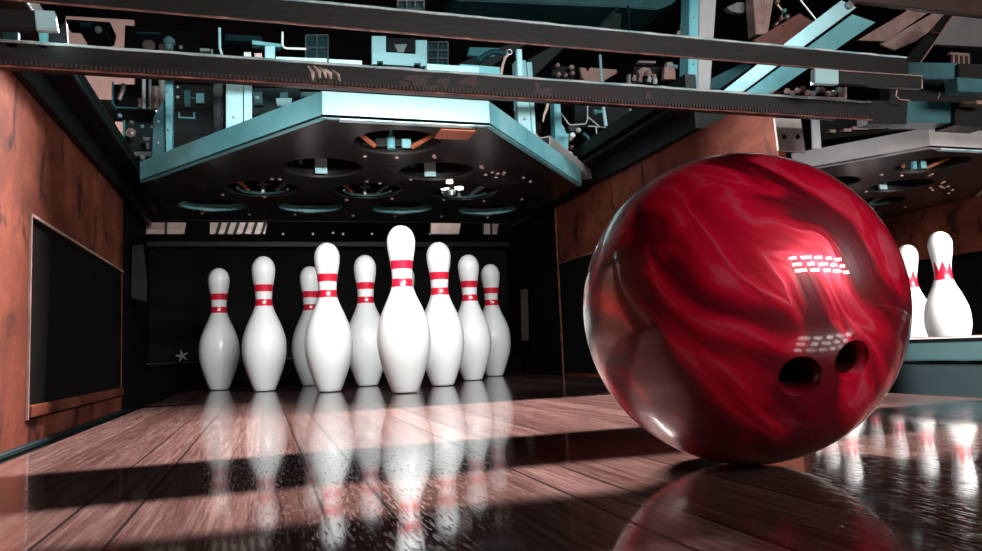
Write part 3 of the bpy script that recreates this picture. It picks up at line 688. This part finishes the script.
# left lower group
tag(poly([(113, 84), (150, 84), (150, 106), (146, 108), (116, 107), (112.5, 103)], 1.0, .05, bev=.004).build('rounded_housing', 'black'), 'black rounded housing with teal outline below the lower rail at left', 'housing')
MB().tube([aY(x, y, .995) for x, y in ((113, 82), (112.5, 103), (116, 107.5), (146, 108.5), (155, 109.5))], .0035, 8).build('trim', 'teal', bpy.data.objects['rounded_housing'], smooth=True)
tag(MB().tube([aY(x, y, .96) for x, y in ((124, 84), (123, 90), (119, 100))], .008, 8).build('hose', 'pinkmetal', smooth=True), 'short pinkish hose in front of the black rounded housing', 'hose')
machine('cross_bracket', 'black bracket bar with hanging gussets left of the teal posts', 'bracket', [
    ('bar', [(84, 109), (155, 110), (150, 122), (84, 116)], .92, .03, 'black'), ('gusset', [(99, 114), (117, 114), (107, 137), (102, 130)], .93, .02, 'black'),
    ('column', [(123, 118), (152, 118), (152, 176), (124, 165)], .93, .03, 'divider_face'), ('edge_strip', [(122.5, 118), (125, 118), (125, 165), (123, 165)], .925, .01, 'teal')])
nb = machine('bolt_block', 'pale T-shaped block and bolts on the dark column above the left rim', 'block', [
    ('crossbar', [(134, 151.5), (151, 151.5), (151, 156), (134, 156)], .88, .02, 'greywhite'), ('stem', [(145, 138), (150, 138), (149, 149), (146, 149)], .88, .02, 'steel'), ('head', [(142, 137), (151, 137), (149, 141), (144, 141)], .87, .02, 'steel')])
for x, y, r, m in ((120, 116, .007, 'teal_light'), (132, 123, .008, 'steel'), (142.5, 127, .006, 'teal_light'), (152, 128, .006, 'steel'), (143, 158, .008, 'white'), (128, 165, .006, 'white'), (178, 88, .006, 'white'), (178, 98, .007, 'white')):
    MB().lathe([(r, 0), (r, .008), (r * .5, .012)], aY(x, y, .86), (0, -1, 0), 8).build('bolt', m, nb, smooth=False)
MB().lathe([(.014, 0), (.015, .006), (.009, .006), (.009, .010), (.004, .012)], aY(131, 133, .87), (0, -1, 0), 14).build('roller', 'pinkmetal', nb, smooth=True)
for x0, x1, m, lab in ((142, 145.5, 'white', 'thin white pipe below the lower rail at left, first of the pipe cluster'), (148.5, 151.5, 'steel', 'grey steel pipe in the middle of the pipe cluster at left'), (159, 165, 'greywhite', 'thick pale pipe beside the teal post at left')):
    tag(MB().tube([aY((x0 + x1) / 2, 70, .8), aY((x0 + x1) / 2, 109, .8)], (x1 - x0) / 2 / F * 2.5, 10).build('pipe', m, smooth=True), lab, 'pipe', 'upright pipes at upper left')
tag(MB().lathe([(0, -.04), (.011, -.036), (.013, 0), (.011, .036), (0, .04)], aY(155.5, 98, .8), (0, 0, 1), 12).build('bobbin', 'pinkmetal', smooth=True), 'oval pink-white bobbin between the pipes at upper left', 'bobbin')
tag(MB().box(aY(138, 98, .81), aY(141.5, 109, .83) + Vector((0, 0, 0)), .001).build('tab_plate', 'pinkmetal'), 'small pink tab below the lower rail left of the white pipe', 'tab')
cab = machine('control_cabinet', 'black control cabinet with teal parts left of the coil spring', 'cabinet', [
    ('cabinet_body', [(173, 84), (222, 86), (222, 150), (173, 158)], .85, .12, 'black'), ('tab', [(184, 90), (190, 90), (190, 107), (184, 107)], .84, .012, 'teal_dark'),
    ('tab', [(190, 97), (196, 97), (196, 99), (190, 99)], .84, .012, 'teal_dark'), ('tab', [(196, 93), (204, 93), (204, 103), (196, 103)], .83, .012, 'teal'),
    ('clip', [(178, 112), (180, 112), (180, 116.5), (193, 117), (193, 112), (195, 112), (195, 119), (178, 118)], .84, .008, 'teal')])
poly([(182, 145), (187, 145), (187, 148), (182, 148)], .84, .01).build('tab', 'teal_light', cab)
# coil spring
def spring(xc, y0, y1, Y, R, turns, wire, m, label):
    a, b = aY(xc, y0, Y), aY(xc, y1, Y); n = turns * 14; pts = []
    for i in range(n + 1):
        t = i / n; p = a.lerp(b, t); an = t * turns * 2 * PI; pts.append(p + Vector((math.cos(an) * R, math.sin(an) * R, 0)))
    return tag(MB().tube(pts, wire, 6).build('coil_spring', m, smooth=True), label, 'spring')
spring(218, 70, 136, .75, .0145, 26, .0022, 'steel', 'tall thin coil spring hanging left of the broad pale teal post')
# small parts between posts, left of deck corner
machine('latch_block', 'dark teal latch block right of the broad pale teal post', 'latch', [('block', [(253, 92), (262, 92), (263, 105), (254, 105)], .8, .03, 'teal_dark'), ('tab', [(255, 96), (259, 96), (259, 99), (255, 99)], .79, .01, 'teal_light')])
machine('latch_block', 'pale teal latch piece behind the sloping left rim of the deck', 'latch', [('block', [(276, 98), (292, 98), (291, 106), (277, 106)], .8, .03, 'teal_light'), ('arm', [(280, 92), (288, 92), (288, 98), (280, 98)], .81, .02, 'teal_dark')])
tag(poly([(301, 92), (330, 92), (316, 97), (301, 97)], .7, .03, bev=.001).build('shim_plate', 'teal_dark'), 'small dark teal plate just left of the front rim corner', 'plate')

# right of centre
rg = MB(); c0 = aY(509.5, 52, .3); rg.tube([c0 + Vector((math.cos(t) * .0075, 0, math.sin(t) * .0075)) for t in [i * PI / 8 for i in range(16)]], .0018, 6, closed=True)
tag(rg.build('ring_hook', 'steel', smooth=True), 'small steel ring hook just below the upper rail right of centre', 'ring')
cable = MB().tube([aY(x, y, .29) for x, y in ((508.5, 54), (505, 58), (502.5, 66), (501, 76))], .0042, 8).build('hanging_cable', 'pinkmetal', smooth=True)
tag(cable, 'pinkish-white cable hanging from the ring between the rails', 'cable', 'pink cables right of centre')
tag(MB().tube([aY(x, y, .3) for x, y in ((548.5, 100), (547, 108), (544, 116), (543, 122))], [.005, .005, .0035, .002], 8).build('hanging_cable', 'pinkmetal', smooth=True), 'pink cable end hanging below the lower rail, over the right rim', 'cable', 'pink cables right of centre')
tag(MB().tube([aY(x, y, .2) for x, y in ((536, 134), (539, 139), (541, 145), (543, 148))], .0045, 8).build('hanging_cable', 'pinkmetal', smooth=True), 'short white cable end plugged into the side channel by the right rim', 'cable', 'pink cables right of centre')
tag(MB().tube([aY(x, y, .6) for x, y in ((478, 62), (484, 56), (492, 52), (500, 52), (506, 54))], .010, 10).build('hose', 'teal_dark', smooth=True), 'dark teal curved hose left of the steel ring', 'hose')
plate('upright_strip', [(517, 49), (522, 49), (523, 76), (518, 76)], .3, .015, 'teal_light', 'thin pale teal strip just right of the ring, between rails', 'strip')
plate('back_plate', [(470, 47), (500, 48), (494, 57), (468, 55)], .7, .02, 'teal', 'teal plate fragment behind the curved hose', 'plate')
tag(MB().tube([aY(600, 55, .55), aY(602, 82, .55)], .005, 8).build('thin_rod', 'teal_light', smooth=True), 'thin upright teal rod in front of the pink plate between rails', 'rod')
plate('shaped_plate', [(580, 67.5), (586, 68), (588, 72), (590, 67.5), (617, 69.5), (617, 73), (605, 80), (603, 84), (588, 83), (582, 77)], .9, .02, 'pinkmetal', 'pink shaped plate between the rails right of centre', 'plate')
sm = empty('sprocket_cluster', aY(566, 78, .7), 'cluster of sprocket teeth coloured with pink highlights between the rails, left of the pink plate', 'sprocket')
for x, y, r in ((557, 66, .008), (571, 68, .009), (558, 75, .009), (565, 76, .007), (572, 74, .008)):
    MB().lathe([(r, 0), (r, .01), (r * .6, .014)], aY(x, y, .7), (0, -1, 0), 8).build('tooth', 'pinkmetal', sm)  # pink highlights put into the tooth colour
poly([(552, 66), (576, 66), (574, 80), (552, 80)], .72, .03, bev=.003).build('hub', 'black', sm)
sm = machine('valve_block', 'pinkish valve block with white knobs between the rails, left of the tall post', 'valve', [
    ('bracket', [(629, 74), (631, 74), (631, 84), (662, 86), (662, 88), (629, 86)], .5, .02, 'greywhite'), ('cap', [(639, 60.5), (656, 61), (656, 63), (639, 62.5)], .5, .02, 'greywhite'),
    ('body', [(634, 66), (668, 67), (667, 84), (632, 83)], .53, .05, 'black'), ('cover', [(638, 70), (643, 67), (650, 68), (653, 75), (640, 76)], .5, .02, 'pinkmetal')])
for x, y in ((634, 81), (640, 82), (649, 82), (654, 80), (648, 76), (655, 84)): MB().lathe([(.007, 0), (.008, .01), (.004, .02)], aY(x, y, .49), (0, -.4, 1), 10).build('knob', 'white' if x % 2 else 'pinkmetal', sm)
sm = machine('pressure_fitting', 'small upright pale fitting beside the valve block, left of the tall post', 'fitting', [('body', [(665, 66), (675, 66), (676, 79), (664, 79)], .48, .02, 'pinkmetal'), ('head', [(667, 62), (673, 62), (673, 67), (667, 67)], .48, .02, 'greywhite'), ('arm', [(673, 64), (678, 65), (678, 68), (673, 68)], .48, .015, 'teal')])
# wire frames right of deck
def wires(name, paths, Y, r, m, label, cat):
    root = empty(name, aY(*paths[0][0], Y), label, cat)
    for p in paths: MB().tube([aY(x, y, Y) for x, y in p], r, 6).build('wire_segment', m, root, smooth=True)
    return root
wires('wire_frame', [[(587.5, 98), (587.5, 120), (585.5, 124), (570, 125), (568, 123), (561, 113)], [(588, 126), (606, 127.5), (609, 131), (609.5, 138)], [(596, 127), (598, 145)], [(611, 138), (611.5, 130), (614, 127.5), (624, 127)], [(588, 117), (600, 127)]], .45, .0024, 'greywhite', 'pale wire frame of rounded rectangles right of the pin deck, below the lower rail', 'frame')
wires('wire_frame', [[(630, 100), (631, 123)], [(643, 104), (646, 116)]], .45, .0035, 'greywhite', 'two short pale wires above the black right beam', 'frame')
tag(MB().tube([aY(602, 98, .42), aY(606, 126, .42)], .006, 8).build('thin_rod', 'teal_light', smooth=True), 'thin pale teal rod crossing the wire frame', 'rod')
tag(MB().lathe([(.008, 0), (.008, .01), (.005, .01), (.005, .03)], aY(594, 112, .46), (1, 0, .1), 10).build('long_bolt', 'teal'), 'teal bolt pointing at the thin rod of the wire frame', 'bolt')
sm = empty('joint_cluster', aY(573, 140, .4), 'cluster of pale nuts and joints left of the black right beam', 'joint')
for x, y, r, m in ((572, 136, .009, 'white'), (578, 131, .008, 'greywhite'), (570, 140, .006, 'pinkmetal'), (569, 155, .010, 'white'), (575, 159, .006, 'pinkmetal'), (571, 148, .006, 'rust_edge')):
    MB().lathe([(r * .6, -.004), (r, 0), (r, .008), (r * .5, .012)], aY(x, y, .4), (0, -1, .2), 8).build('nut', m, sm)
poly([(568, 126), (580, 127), (578, 131), (570, 131)], .42, .03, bev=.001).build('bracket', 'black', sm)
tag(MB().tube([aY(x, y, .5) for x, y in ((583, 133), (588, 137), (590, 143), (587, 150), (583, 153))], .006, 8).build('hose', 'teal_dark', smooth=True), 'dark teal curled hose left of the black right beam', 'hose')
# dark ceiling duct
plate('ceiling_duct', [(455, -14), (690, -14), (672, 4), (657, 9.5), (620, 7), (520, 3), (455, 0)], .9, .3, 'teal_dark', 'dark teal duct at the top of the picture, right of centre', 'duct', .004)
plate('frame_gusset', [(596, 34), (611, 12), (622, 14), (619, 36)], .9, .03, 'divider_face', 'dark teal triangular gusset above the upper rail, below the duct', 'gusset')
tag(MB().tube([aY(594, 32, .8), aY(618, 8, .8)], .006, 8).build('thin_rod', 'divider_face', smooth=True), 'dark diagonal rod just below the duct', 'rod')
tag(MB().tube([aY(628, 6, .8), aY(630, 30, .8)], .005, 8).build('thin_rod', 'black', smooth=True), 'black upright rod right of the triangular gusset', 'rod')
plate('torn_tag', [(681, 24), (690, 21), (689, 27), (680, 28)], .5, .006, 'pinkmetal', 'small pale tag left of the tall teal post at the top', 'tag', .0004)
plate('torn_tag', [(678, 31), (683, 29), (681, 34), (676, 36)], .5, .006, 'pinkmetal', 'smaller pale scrap below the tag, left of the tall teal post', 'tag', .0004)

# diagonal beams, upper right
GB = 'diagonal beams at upper right'
def dbeam(px, Y, dp, m, label, name='diagonal_beam'): return plate(name, px, Y, dp, m, label, 'beam', .002, GB)
o = dbeam([(722, 92), (740, 94), (857, 7), (842, 0)], -.18, .014, 'teal_light', 'brightest pale teal diagonal beam at upper right, passing behind both rails')
MB().lathe([(.010, 0), (.010, .006), (.004, .006), (.004, .010)], aY(849, 5, -.185), (0, -1, 0), 16).build('pivot_bolt', 'steel', o)
dbeam([(741, 96), (765, 98), (876, 22), (853, 14)], -.08, .014, 'teal', 'deeper teal diagonal beam directly below the brightest one')
dbeam([(754, 40), (800, 13), (818, 24), (776, 50), (765, 50)], .1, .014, 'brown', 'reddish brown plank lying diagonally left of the brightest teal beam')
dbeam([(858, 40), (912, 8), (932, 10), (886, 41)], .3, .014, 'pinkmetal', 'pinkish diagonal beam right of the teal diagonal beams')
dbeam([(880, 44), (935, 12), (956, 13), (916, 41), (895, 50)], .35, .014, 'pinkmetal', 'wider pinkish diagonal beam next to the right end of the rails')
dbeam([(900, 66), (948, 12), (956, 12), (918, 66)], .2, .014, 'black', 'black diagonal strut with a pink edge near the right border')
MB().tube([aY(918, 66, .19), aY(956, 12, .19)], .003, 6).build('worn_edge', 'pinkmetal', bpy.data.objects['diagonal_beam.005'])
MB().tube([aY(x, y, .18) for x, y in ((950, 18), (940, 33), (932, 32), (934, 27))], .002, 6).build('clip', 'rust_edge', bpy.data.objects['diagonal_beam.005'])
dbeam([(707, 88), (712, 78), (745, 62), (752, 66), (720, 89)], .25, .014, 'teal_dark', 'dark teal short brace between the rails, right of the tall post')
plate('hook_blade', [(727, 7), (738, 2), (752, 2), (750, 9), (742, 13), (731, 11)], .2, .02, 'steel', 'grey hook-shaped blade at the top between the tall post and pink post', 'blade')
plate('wall_board', [(928, 44), (955, 14), (1010, 16), (1010, 48)], 1.2, .03, 'greywhite', 'greyish board seen behind the struts at the right border', 'board')
sm = empty('linkage_cluster', aY(780, 10, .3), 'cluster of small pinkish linkages left of the brightest diagonal beam', 'linkage')
for x, y, r, m in ((776, 3, .008, 'pinkmetal'), (783, 12, .007, 'teal'), (786, 18, .009, 'steel'), (780, 20, .006, 'pinkmetal'), (773, 28, .008, 'rust_edge')):
    MB().lathe([(r * .5, -.004), (r, 0), (r, .01), (r * .5, .014)], aY(x, y, .3), (0, -1, .2), 8).build('link_joint', m, sm)
MB().tube([aY(x, y, .31) for x, y in ((776, 3), (783, 12), (780, 20), (773, 28))], .004, 6).build('link_chain', 'pinkmetal', sm)
MB().tube([aY(797, -4, .3), aY(816, 20, .3)], .004, 6).build('link_rod', 'steel', sm)
ck = empty('roller_chain', aY(812, 92, -.4), 'glinting chain tray between the right ends of the rails', 'chain')
rs = random.Random(5)
for i in range(11):
    x = 787 + i * 5.2; y = 91 + 2.5 * math.sin(i * 1.7) + i * .1
    MB().lathe([(.004, -.006), (.0065, 0), (.004, .006)], aY(x, y, -.4), (1, rs.uniform(-.6, .6), rs.uniform(-.7, .7)), 8).build('chain_link', rs.choice(['pinkmetal', 'steel', 'pinkmetal', 'rust_edge']), ck, smooth=True)
poly([(787, 95), (845, 97.5), (845, 87), (847, 87), (847, 99), (787, 96.5)], -.41, .02, bev=.0004).build('tray', 'pinkmetal', ck)
cb = empty('comb_bracket', aY(962, 62, .3), 'small pink comb-shaped bracket near the right border above the rails', 'bracket')
for x in (953, 958, 963, 968): poly([(x, 54), (x + 2, 54), (x + 2, 64), (x, 63)], .3, .01).build('tooth', 'pinkmetal', cb)
poly([(950, 52), (970, 53.5), (970, 56), (950, 54.5)], .3, .012).build('spine', 'pinkmetal', cb)
# small hardware over the neighbouring deck
sm = empty('hardware_cluster', aY(860, 124, .2), 'row of small pinkish hardware above the rim of the right pin deck', 'hardware')
for x, y, w in ((833, 131, 3), (848, 130, 4), (861, 128, 8), (878, 127, 8), (868, 123, 5)):
    poly([(x - w, y - 1.5), (x + w, y - 1.5), (x + w, y + 1.5), (x - w, y + 1.5)], .2, .02, bev=.001).build('hardware_piece', 'pinkmetal', sm)
plate('frame_bar', [(820, 112), (905, 118), (905, 130), (822, 140)], .5, .06, 'black', 'black frame bar behind the hardware above the right deck', 'bar')

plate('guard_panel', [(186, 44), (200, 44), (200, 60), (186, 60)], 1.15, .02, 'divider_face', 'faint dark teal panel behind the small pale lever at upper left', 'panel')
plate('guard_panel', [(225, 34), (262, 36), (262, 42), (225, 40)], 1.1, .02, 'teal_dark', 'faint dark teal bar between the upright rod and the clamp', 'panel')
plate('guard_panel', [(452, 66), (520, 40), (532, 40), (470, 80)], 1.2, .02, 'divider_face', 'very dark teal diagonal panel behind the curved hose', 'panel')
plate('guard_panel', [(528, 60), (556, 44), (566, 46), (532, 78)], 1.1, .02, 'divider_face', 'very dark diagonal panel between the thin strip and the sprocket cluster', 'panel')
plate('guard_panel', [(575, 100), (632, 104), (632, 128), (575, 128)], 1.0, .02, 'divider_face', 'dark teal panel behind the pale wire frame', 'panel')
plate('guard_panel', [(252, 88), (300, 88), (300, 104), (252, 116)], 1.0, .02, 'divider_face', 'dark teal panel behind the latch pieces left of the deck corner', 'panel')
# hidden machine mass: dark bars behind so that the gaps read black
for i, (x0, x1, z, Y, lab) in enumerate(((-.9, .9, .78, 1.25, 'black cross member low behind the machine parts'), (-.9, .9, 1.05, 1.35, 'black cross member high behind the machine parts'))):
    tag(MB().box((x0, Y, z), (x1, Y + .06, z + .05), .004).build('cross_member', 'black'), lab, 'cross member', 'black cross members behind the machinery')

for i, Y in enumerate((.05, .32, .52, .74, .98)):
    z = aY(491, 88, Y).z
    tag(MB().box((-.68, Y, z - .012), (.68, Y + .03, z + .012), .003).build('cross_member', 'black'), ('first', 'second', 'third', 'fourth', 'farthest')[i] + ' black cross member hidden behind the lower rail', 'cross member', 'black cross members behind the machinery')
# ------------------------------------------------------------------ lights
def look(o, tgt): o.rotation_euler = (Vector(tgt) - o.location).to_track_quat('-Z', 'Y').to_euler()
def area(name, loc, tgt, sx, sy, power, col=(1, 1, 1), spread=180):
    l = bpy.data.lights.new(name, 'AREA'); l.shape = 'RECTANGLE'; l.size = sx; l.size_y = sy; l.energy = power; l.color = col; l.spread = math.radians(spread)
    o = bpy.data.objects.new(name, l); COL.objects.link(o); o.location = loc; look(o, tgt); return o
def point(name, loc, power, col, r=.02):
    l = bpy.data.lights.new(name, 'POINT'); l.energy = power; l.color = col; l.shadow_soft_size = r
    o = bpy.data.objects.new(name, l); COL.objects.link(o); o.location = loc; return o
def spot(name, loc, tgt, power, col, ang, r=.02, blend=.4):
    l = bpy.data.lights.new(name, 'SPOT'); l.energy = power; l.color = col; l.shadow_soft_size = r; l.spot_size = math.radians(ang); l.spot_blend = blend
    o = bpy.data.objects.new(name, l); COL.objects.link(o); o.location = loc; look(o, tgt); return o
# rows of ceiling lamps over the approach, behind and above the camera
for j, (yy, zz) in enumerate(((-4.0, 1.06), (-4.05, 1.30), (-4.1, 1.58))):
    for i in range(5):
        area('ceiling_lamp_light', (.45 + i * .50 - j * .06, yy, zz), (.3, 0, .2), .40 - .07 * ((i + j) % 3), .10, 6.4, (1, .96, .94))
# pin lamp strip housed in the back of the lower rail
area('pin_lamp_light', (-.05, -.55, .508), (0, .85, .12), .45, .02, 3.6, (.96, 1, 1), 96)
# lamp inside the machine, above the deck: throws the rail shadows on the lane
area('machine_lamp_light', (-.1, .10, 1.18), (-.05, -.8, 0), .5, .012, 98, (1, .93, .91), 85)
# cool fill lights added to brighten the machinery
area('machine_cool_fill', (-.1, -.36, .95), (0, .5, .75), .7, .12, 2.7, (.68, .95, 1), 110)
area('machine_cool_fill', (.75, -.45, 1.0), (.75, .1, .65), .5, .1, 1.3, (.75, .95, 1), 120)
area('machine_warm_fill', (-.65, 1.35, 1.0), (-.95, 2.0, 1.25), .2, .2, 6, (1, .86, .82), 150)  # warm fill added to brighten the pink wall panel
area('neighbour_lamp_light', (1.7, -.55, .50), (1.6, .3, .02), .8, .02, 9, (1, .97, .95), 90)
w = bpy.data.worlds.new('world'); sc.world = w; w.use_nodes = True
w.node_tree.nodes['Background'].inputs['Color'].default_value = (.6, .8, .9, 1); w.node_tree.nodes['Background'].inputs['Strength'].default_value = .004
sc.view_settings.view_transform = 'Standard'; sc.view_settings.look = 'None'; sc.view_settings.gamma = 1; sc.view_settings.exposure = 0.
sc.view_settings.use_curve_mapping = False
sc.cycles.use_denoising = True
